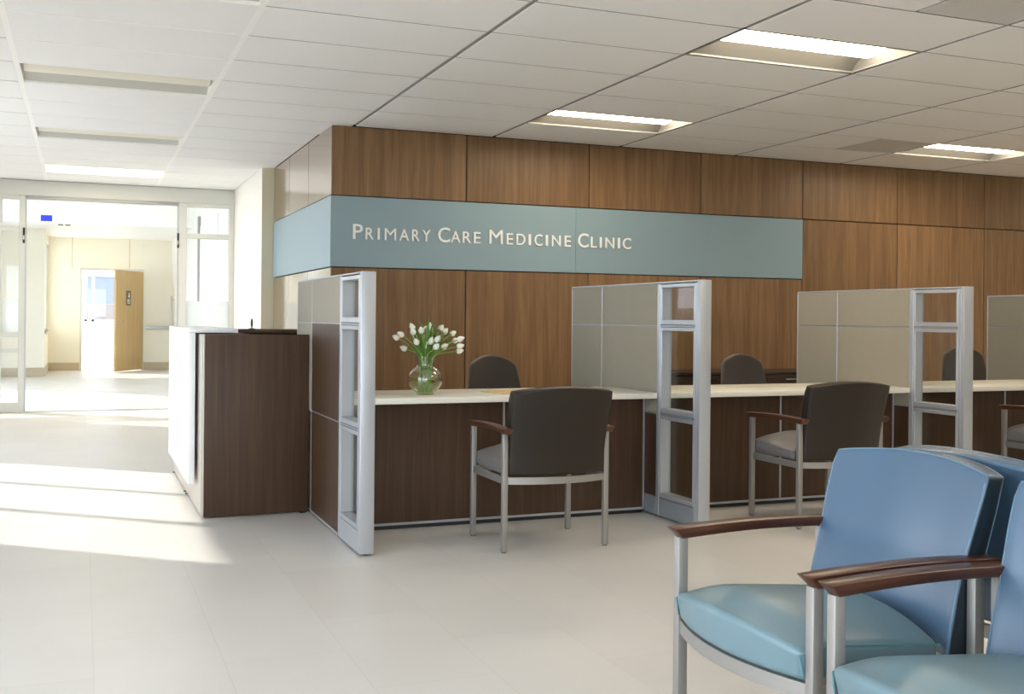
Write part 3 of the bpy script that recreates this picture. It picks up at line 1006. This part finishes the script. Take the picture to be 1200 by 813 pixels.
# ------------------------------------------------------------------ lateral file cabinets behind the middle desk
def cabinet(x0, label):
    t = thing('file_cabinet', label, 'cabinet', (x0 + 0.46, 8.08, 0), group='dark cabinets against the wood wall')
    obj('body', B(-0.457, 0.457, 0.02, 0.49, 0.0, 0.655, 0.002, 1), M_CABINET, t)
    obj('top', B(-0.459, 0.459, 0.0, 0.495, 0.657, 0.682, 0.003, 1), M_CABINET, t)
    for z0, z1 in ((0.345, 0.645), (0.035, 0.335)):
        d = obj('drawer', B(-0.450, 0.450, 0.0, 0.019, z0, z1, 0.002, 1), M_CABINET, t)
        bm = bmesh.new()
        zz = z1 - 0.032
        sweep(bm, [(-0.13, -0.028, zz), (0.13, -0.028, zz)], rect(0.012, 0.012))
        for x in (-0.12, 0.12):
            box(bm, x - 0.006, x + 0.006, -0.025, 0.0, zz - 0.005, zz + 0.005)
        obj('handle', bm, M_CHROME, d)
    k = lathe(bmesh.new(), [(0, 0), (0.011, 0), (0.011, 0.01), (0, 0.01)], 12)
    bmesh.ops.rotate(k, verts=k.verts[:], cent=(0, 0, 0), matrix=Matrix.Rotation(PI / 2, 3, 'X'))
    bmesh.ops.translate(k, verts=k.verts[:], vec=(-0.31, -0.0005, 0.605))
    obj('lock', k, M_CHROME, t)
    return t


cabinet(4.655, 'low dark cabinet behind the glazed partition left of the middle desk chair')
cabinet(5.580, 'low dark cabinet behind the middle desk, right of the office chair')

# ------------------------------------------------------------------ arm chairs (same model in two upholsteries)
def arm_chair(name, label, cat, loc, rz, group, m_seat, m_back, m_pipe_s, m_pipe_b, m_side=None):
    """local: seat faces +y, origin on the floor between the legs"""
    t = thing(name, label, cat, loc, rz, group)
    lx, ly = 0.2725, 0.222
    for sx in (-1, 1):
        for sy in (-1, 1):
            lg = obj('leg', B(sx * lx - 0.0135, sx * lx + 0.0135, sy * ly - 0.014, sy * ly + 0.014, 0.008, 0.580, 0.003, 2), M_LEG, t)
            obj('glide', lathe(bmesh.new(), [(0, 0), (0.012, 0), (0.013, 0.004), (0.008, 0.0078), (0, 0.0078)], 12, (sx * lx, sy * ly, 0)), M_CHROME, lg)
    # arms
    for sx in (-1, 1):
        F, R = [], []
        n = 14
        for k in range(n + 1):
            u = k / n
            y = 0.252 - 0.530 * u
            yb = 0.226 - 0.495 * u
            arch = 0.008 * math.sin(u * PI) + 0.002 * u
            z = 0.604 + arch
            xo = sx * (lx + 0.000 + 0.0 * math.sin(u * PI))
            F.append([(xo - 0.0265, y, z), (xo, y + 0.004, z + 0.0015), (xo + 0.0265, y, z)])
            R.append([(xo - 0.0175, yb, z - 0.027 + 0.002 * u), (xo, yb + 0.003, z - 0.028), (xo + 0.0175, yb, z - 0.027 + 0.002 * u)])
        obj('armrest', slab(bmesh.new(), F, R, 0.003, 2), M_ARM, t)
    # rails
    def bow(y0, amt):
        pts = []
        for k in range(13):
            u = -1 + 2 * k / 12
            pts.append((u * (lx - 0.0137), y0 + amt * (1 - u * u), 0.352))
        return pts
    obj('front_rail', sweep(bmesh.new(), bow(ly, 0.052), rect(0.016, 0.034)), M_LEG, t)
    obj('rear_rail', sweep(bmesh.new(), bow(-ly, -0.058), rect(0.016, 0.034)), M_LEG, t)
    for sx in (-1, 1):
        obj('side_rail', B(sx * lx - 0.008, sx * lx + 0.008, -ly + 0.0142, ly - 0.0142, 0.335, 0.369, 0.002, 1), M_LEG, t)
    # seat cushion, bowed front, domed
    def seat_pt(u, v):
        yf = 0.248 + 0.050 * (1 - u * u)
        y = -0.135 + (yf + 0.135) * v
        dome = (0.052 - 0.022 * smoothstep(0.7, 1.0, v)) * (1 - abs(u) ** 2.2)
        drop = 0.016 * smoothstep(0.62, 1.0, v) ** 2
        return (u * 0.257, y, 0.418 + 0.038 * v + dome - drop)
    nu, nv = 16, 14
    F = [[seat_pt(-1 + 2 * i / nu, j / nv) for i in range(nu + 1)] for j in range(nv + 1)]
    R = [[(p[0] * 0.985, p[1] - 0.016 * (j / nv), 0.3695) for p in row] for j, row in enumerate(F)]
    st = obj('seat', slab(bmesh.new(), F, R, 0.017, 5), m_seat, t, angle=60)
    for sx in (-1, 1):
        pts = [Vector(seat_pt(sx, v / 16)) + Vector((sx * -0.0015, -0.001, -0.004)) for v in range(0, 16)]
        pts.append(Vector(seat_pt(sx, 1)) + Vector((-sx * 0.004, -0.002, -0.012)))
        pts.append(Vector((sx * 0.2555, seat_pt(sx, 1)[1] - 0.010, 0.385)))
        obj('piping', sweep(bmesh.new(), pts, circ(0.0028, 6), up=(1, 0, 0)), m_pipe_s, st)
    # backrest
    zb = 0.376
    def back_pt(u, v, rear):
        ztop = 0.790 + 0.023 * (1 - u * u)
        z = zb + (ztop - zb) * v
        tt = (z - zb) / 0.41
        y = -0.155 - 0.105 * tt ** 1.25
        y -= 0.040 * (1 - u * u)
        hw = 0.256 + 0.010 * smoothstep(0.40, 0.9, v)
        if rear:
            y -= 0.055 + 0.020 * (1 - v) + 0.012 * (1 - abs(u) ** 3)
            z -= 0.006 * v
        else:
            y += 0.010 * (1 - abs(u) ** 4) * math.sin(PI * min(1, v * 1.05) * 0.9)
        return (u * hw, y, z)
    nu, nv = 16, 14
    F = [[back_pt(-1 + 2 * i / nu, j / nv, False) for i in range(nu + 1)] for j in range(nv + 1)]
    R = [[back_pt(-1 + 2 * i / nu, j / nv, True) for i in range(nu + 1)] for j in range(nv + 1)]
    bb = slab(bmesh.new(), F, R, 0.011, 4)
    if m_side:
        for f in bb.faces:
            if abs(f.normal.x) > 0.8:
                f.material_index = 1  # side faces of the backrest in a darker navy
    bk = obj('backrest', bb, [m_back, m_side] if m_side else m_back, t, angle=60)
    for rear in (False, True):
        dy = -0.004 if not rear else 0.004
        pts = [Vector(back_pt(-1, v / 12, rear)) + Vector((0.003, dy, 0)) for v in range(0, 12)]
        pts += [Vector(back_pt(-0.97 + 1.94 * i / 20, 1, rear)) + Vector((0, dy, -0.003)) for i in range(21)]
        pts += [Vector(back_pt(1, v / 12, rear)) + Vector((-0.003, dy, 0)) for v in range(11, -1, -1)]
        obj('piping', sweep(bmesh.new(), pts, circ(0.0028, 6), up=(0, 1, 0)), m_pipe_b, bk)
    return t


GRP_B = 'blue waiting room chairs'
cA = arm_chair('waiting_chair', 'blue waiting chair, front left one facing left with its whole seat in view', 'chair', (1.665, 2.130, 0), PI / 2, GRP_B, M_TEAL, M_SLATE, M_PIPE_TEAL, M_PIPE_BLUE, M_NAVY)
for ch in kids(cA):
    if ch.name.startswith('seat'):
        ch['label'] = 'light teal seat cushion'
    if ch.name.startswith('backrest'):
        ch['label'] = 'slate blue backrest with dark navy sides'
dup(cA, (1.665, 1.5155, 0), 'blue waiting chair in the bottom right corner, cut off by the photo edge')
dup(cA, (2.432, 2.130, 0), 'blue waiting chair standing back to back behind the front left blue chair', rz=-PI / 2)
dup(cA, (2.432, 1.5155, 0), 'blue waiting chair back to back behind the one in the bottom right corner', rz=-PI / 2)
GRP_G = 'brown guest chairs in front of the desks'
g1 = arm_chair('guest_chair', 'dark brown guest chair in front of the left desk, seen from behind', 'chair', (2.178, 5.040, 0), 0.0, GRP_G, M_GREYSEAT, M_BROWN, M_GREYSEAT, M_BROWN)
dup(g1, (3.912, 5.050, 0), 'dark brown guest chair in front of the middle desk, behind the blue chair')
dup(g1, (5.850, 5.040, 0), 'dark brown guest chair at the right edge, in front of the right desk')


# ------------------------------------------------------------------ office chairs behind the desks
def task_chair(label, loc, rz):
    t = thing('office_chair', label, 'chair', loc, rz, 'office chairs behind the desks')
    # local: seat faces -y
    bm = bmesh.new()
    for k in range(5):
        a = PI / 2 + 2 * PI * k / 5
        sweep(bm, [(0.03 * math.cos(a), 0.03 * math.sin(a), 0.105), (0.18 * math.cos(a), 0.18 * math.sin(a), 0.09), (0.30 * math.cos(a), 0.30 * math.sin(a), 0.07)], rect(0.045, 0.03), scale=[1, 0.85, 0.6])
    lathe(bm, [(0, 0.08), (0.045, 0.08), (0.045, 0.13), (0, 0.13)], 16)
    bs = obj('base', bm, M_BLACKPL, t)
    for k in range(5):
        a = PI / 2 + 2 * PI * k / 5
        c = lathe(bmesh.new(), [(0, -0.02), (0.022, -0.02), (0.028, -0.012), (0.028, 0.012), (0.022, 0.02), (0, 0.02)], 14)
        bmesh.ops.rotate(c, verts=c.verts[:], cent=(0, 0, 0), matrix=Matrix.Rotation(PI / 2, 3, 'X'))
        bmesh.ops.rotate(c, verts=c.verts[:], cent=(0, 0, 0), matrix=Matrix.Rotation(a, 3, 'Z'))
        bmesh.ops.translate(c, verts=c.verts[:], vec=(0.29 * math.cos(a), 0.29 * math.sin(a), 0.028))
        obj('caster', c, M_BLACKPL, bs)
    obj('column', lathe(bmesh.new(), [(0, 0.13), (0.028, 0.13), (0.028, 0.26), (0.018, 0.26), (0.018, 0.41), (0, 0.41)], 16), M_DARKMETAL, t)
    F, R = [], []
    for j in range(11):
        v = -1 + 2 * j / 10
        row, rr = [], []
        for i in range(11):
            u = -1 + 2 * i / 10
            k = math.sqrt(max(0.0, 1 - 0.28 * min(u * u, v * v)))
            x, y = u * 0.24 * (1 - 0.10 * v * v) * k, v * 0.235 * (1 - 0.12 * u * u) * k
            row.append((x, y - 0.02, 0.482 - 0.014 * (v < -0.6) * (abs(v) - 0.6) * 2.5 + 0.012 * (u * u)))
            rr.append((x * 0.9, y * 0.9 - 0.02, 0.415))
        F.append(row); R.append(rr)
    obj('seat', slab(bmesh.new(), F, R, 0.014, 3), M_TASK, t, angle=60)
    F, R = [], []
    for j in range(17):
        v = j / 16
        z = 0.53 + 0.35 * v
        w = 0.225 - 0.055 * v
        if v > 0.72:
            q = (v - 0.72) / 0.28
            w *= math.sqrt(max(0.0, 1 - (q * 0.86) ** 2.4))
        if v < 0.2:
            q = (0.2 - v) / 0.2
            w *= math.sqrt(max(0.0, 1 - (q * 0.7) ** 2.2))
        row, rr = [], []
        for i in range(13):
            u = -1 + 2 * i / 12
            y = 0.225 + 0.05 * v - 0.05 * u * u * (1 - 0.4 * v)
            zz = z - 0.018 * u * u * smoothstep(0.75, 1, v)
            pad = 0.015 * (1 - u ** 4)
            row.append((u * w, y - 0.022 - pad, zz))
            rr.append((u * w, y + 0.022 + pad * 0.5, zz))
        F.append(row); R.append(rr)
    obj('backrest', slab(bmesh.new(), F, R, 0.012, 3), M_TASK, t, angle=60)
    obj('back_bracket', sweep(bmesh.new(), [(0, 0.05, 0.405), (0, 0.24, 0.405), (0, 0.285, 0.45), (0, 0.292, 0.60)], rect(0.06, 0.014), up=(1, 0, 0)), M_BLACKPL, t)
    obj('seat_plate', B(-0.09, 0.09, -0.1, 0.1, 0.40, 0.4145, 0.003, 1), M_BLACKPL, t)
    return t


tc1 = task_chair('dark office chair behind the left desk, right of the tulips', (2.700, 6.775, 0), 0.12)
dup(tc1, (4.745, 6.775, 0), 'dark office chair behind the middle desk', rz=0.05)
t3 = dup(tc1, (6.905, 6.790, 0.0), 'dark office chair behind the right desk, seen through the right glazed partition', rz=-0.25)
t3.scale = (0.97, 1.0, 1.06)

# ------------------------------------------------------------------ vase, tulips, envelope
VZ = 0.717
VL = Vector((1.750, 5.62, VZ))
vs = thing('vase', 'round clear glass vase of water on the left desk, holding white tulips', 'vase', VL)
prof_o = []
for k in range(13):
    a = -PI / 2 + 0.53 + (PI - 1.08) * k / 12
    prof_o.append((0.0955 * math.cos(a), 0.0845 + 0.0815 * math.sin(a)))
prof_o = [(0.0, 0.0), (0.045, 0.0)] + prof_o + [(0.0475, 0.165), (0.0505, 0.190), (0.0565, 0.208)]
prof_i = [(max(0.0, r - 0.003), z + (0.004 if i < 2 else 0.0)) for i, (r, z) in enumerate(prof_o)]
obj('bowl', lathe(bmesh.new(), prof_o + list(reversed(prof_i)), 40), M_VASE, vs, angle=60)
wp = [(0.0, 0.006), (0.040, 0.006)] + [(r - 0.005, z) for r, z in prof_o[2:] if z < 0.088]
wp += [(0.0885, 0.088), (0.0, 0.088)]
obj('water', lathe(bmesh.new(), wp, 36), M_WATER, vs, angle=60)
obj('rim', lathe(bmesh.new(), [(0.0535, 0.206), (0.057, 0.206), (0.0575, 0.210), (0.0535, 0.210)], 40, closed=True), M_VASE, vs)

BLOOMS = [(-0.184, -0.053, 0.316), (-0.165, -0.079, 0.332), (-0.085, -0.021, 0.372), (-0.095, -0.069, 0.348), (-0.053, -0.087, 0.356), (0.016, -0.02, 0.373), (0.057, 0.084, 0.345), (0.023, 0.06, 0.323), (-0.044, 0.053, 0.313), (-0.071, -0.056, 0.293), (-0.002, -0.02, 0.274), (0.017, -0.045, 0.296), (0.048, -0.065, 0.307), (0.037, -0.079, 0.267), (0.092, -0.057, 0.268), (0.116, 0.085, 0.366), (0.134, 0.066, 0.348), (0.179, 0.061, 0.337), (0.194, 0.06, 0.297), (0.182, -0.061, 0.308), (0.187, -0.038, 0.268), (0.206, 0.025, 0.239), (-0.112, 0.046, 0.254), (0.021, 0.071, 0.356)]


def bez(p0, p1, p2, p3, n):
    out = []
    for k in range(n + 1):
        t = k / n
        out.append(p0 * (1 - t) ** 3 + p1 * 3 * t * (1 - t) ** 2 + p2 * 3 * t * t * (1 - t) + p3 * t ** 3)
    return out


def leaf_mesh(bm, pts, w, side):
    L, Rr, C = [], [], []
    n = len(pts)
    for i, p in enumerate(pts):
        u = i / (n - 1)
        k = w * (math.sin(PI * (0.08 + 0.92 * u) ** 0.9)) + 0.0006
        L.append(bm.verts.new(p - side * k + Vector((0, 0, k * 0.5))))
        C.append(bm.verts.new(p))
        Rr.append(bm.verts.new(p + side * k + Vector((0, 0, k * 0.5))))
    for i in range(n - 1):
        bm.faces.new((L[i], C[i], C[i + 1], L[i + 1]))
        bm.faces.new((C[i], Rr[i], Rr[i + 1], C[i + 1]))


def tulip(idx, b):
    b = Vector(b)
    t = thing('tulip', 'white tulip on a green stem in the round glass vase', 'tulip', VL, 0, 'white tulips in the vase')
    az = math.atan2(b.y, b.x)
    rad = math.hypot(b.x, b.y)
    fa = az + (PI if idx % 3 == 0 else 0.0) + random.uniform(-0.9, 0.9)
    fr_ = random.uniform(0.02, 0.042)
    foot = Vector((fr_ * math.cos(fa), fr_ * math.sin(fa), 0.012))
    nk = min(0.041, 0.016 + rad * 0.17)
    na = az + random.uniform(-0.45, 0.45)
    neck = Vector((nk * math.cos(na), nk * math.sin(na), 0.185))
    dirv = Vector((b.x * 1.0, b.y * 1.0, max(0.03, (b.z - 0.2) * (1.15 - rad * 2.6)))).normalized()
    base = b - dirv * 0.018
    p = bez(foot, foot.lerp(neck, 0.4), foot.lerp(neck, 0.7), neck, 5)
    p += bez(neck, neck + (neck - foot).normalized() * 0.04 + Vector((0, 0, 0.012)), base - dirv * 0.05, base, 9)[1:]
    obj('stem', sweep(bmesh.new(), p, circ(0.0031, 7), up=(0.3, 1, 0)), M_STEM, t)
    # bloom: three outer and three inner petals
    bm = bmesh.new()
    rot = dirv.to_track_quat('Z', 'Y').to_matrix()
    ln = 0.043 * random.uniform(0.92, 1.08)
    ph = random.uniform(0, PI)
    for k in range(6):
        inner = k >= 3
        rr = 0.0158 * (0.88 if inner else 1.0)
        c0 = ph + (k % 3) * 2 * PI / 3 + (PI / 3 if inner else 0)
        rows = []
        for j in range(8):
            u = j / 7
            pr = rr * (math.sin(PI * min(1, 0.12 + 0.88 * u) ** 0.78) * 0.92 + 0.10 * (1 - u)) + 0.001
            hw = 1.12 * (1 - u ** 3 * 0.92)
            rows.append([bm.verts.new(base + rot @ Vector((pr * math.cos(c0 + a * hw), pr * math.sin(c0 + a * hw), u * ln * (0.97 if inner else 1.0)))) for a in (-1, -0.5, 0, 0.5, 1)])
        for j in range(7):
            for i in range(4):
                bm.faces.new((rows[j][i], rows[j][i + 1], rows[j + 1][i + 1], rows[j + 1][i]))
    obj('bloom', bm, M_PETAL, t, angle=80)
    # one or two long leaves
    for q in range(3):
        a2 = az + random.uniform(-1.2, 1.2)
        R_ = max(0.06, rad * random.uniform(0.5, 1.08))
        tip = Vector((R_ * math.cos(a2) * 1.05, R_ * math.sin(a2), 0.235 + random.uniform(0.02, 0.17) * (1.2 - rad * 2.2)))
        st = neck * 0.9 + Vector((0, 0, -0.03))
        st.x *= 0.8; st.y *= 0.8
        pts = bez(st, st + Vector((0, 0, 0.07)), tip * 0.65 + Vector((0, 0, 0.13)), tip, 10)
        bm = bmesh.new()
        leaf_mesh(bm, pts, 0.0066, Vector((-math.sin(a2), math.cos(a2), 0)) * (1 if q == 0 else 0.8) + Vector((0.25, 0, 0)))
        obj('leaf', bm, M_LEAF, t, angle=80)


for i, b in enumerate(BLOOMS):
    tulip(i, b)

ev = thing('envelope', 'flat manila envelope lying on the left desk behind the guest chair', 'envelope', (2.31, 5.68, 0.717), 0.25)
obj('sheet', B(-0.165, 0.165, -0.115, 0.115, 0.0003, 0.006, 0.002, 1), M_ENV, ev)
bm = bmesh.new()
F = [[(-0.163, 0.113, 0.0066), (0.163, 0.113, 0.0066)], [(-0.10, 0.05, 0.0066), (0.10, 0.05, 0.0066)]]
R = [[(p[0], p[1], 0.0061) for p in r] for r in F]
obj('flap', slab(bm, F, R), M_ENV, ev)

# ------------------------------------------------------------------ light
wd = bpy.data.worlds.new('sky')
SC.world = wd
wd.use_nodes = True
bg = wd.node_tree.nodes['Background']
bg.inputs['Color'].default_value = (0.81, 0.895, 1.0, 1)
bg.inputs['Strength'].default_value = 4.25
sun = bpy.data.lights.new('sun', 'SUN')
sun.energy = 4.0
sun.color = (1.0, 0.95, 0.86)
sun.angle = math.radians(0.9)
so = bpy.data.objects.new('sun', sun)
COL.objects.link(so)
el = math.radians(28.5)
d = Vector((0.768 * math.cos(el), -0.640 * math.cos(el), -math.sin(el)))
so.rotation_euler = d.to_track_quat('-Z', 'Y').to_euler()

# ------------------------------------------------------------------ camera
cam = bpy.data.cameras.new('camera')
cam.sensor_fit = 'HORIZONTAL'
cam.sensor_width = 36.0
cam.lens = 1253.0 / 1200.0 * 36.0
cam.shift_y = (373.0 - 406.5) / 1200.0
cam.clip_start = 0.05
cam.clip_end = 300
co = bpy.data.objects.new('camera', cam)
COL.objects.link(co)
yaw, roll = math.radians(21.9), math.radians(0.519)
s, c = math.sin(yaw), math.cos(yaw)
right0, up0, fwd = Vector((c, -s, 0)), Vector((0, 0, 1)), Vector((s, c, 0))
right = right0 * math.cos(roll) + up0 * math.sin(roll)
up = -right0 * math.sin(roll) + up0 * math.cos(roll)
m = Matrix.Identity(4)
for i in range(3):
    m[i][0], m[i][1], m[i][2] = right[i], up[i], -fwd[i]
m[0][3], m[1][3], m[2][3] = 0.0, 0.0, 1.14
co.matrix_world = m
SC.camera = co

SC.view_settings.view_transform = 'Standard'
SC.view_settings.look = 'None'
SC.view_settings.gamma = 1.0
SC.view_settings.exposure = 0.85
SC.view_settings.use_curve_mapping = False
SC.cycles.use_denoising = True
SC.cycles.max_bounces = 12
SC.cycles.diffuse_bounces = 8
SC.cycles.transparent_max_bounces = 24
SC.cycles.sample_clamp_indirect = 8.0
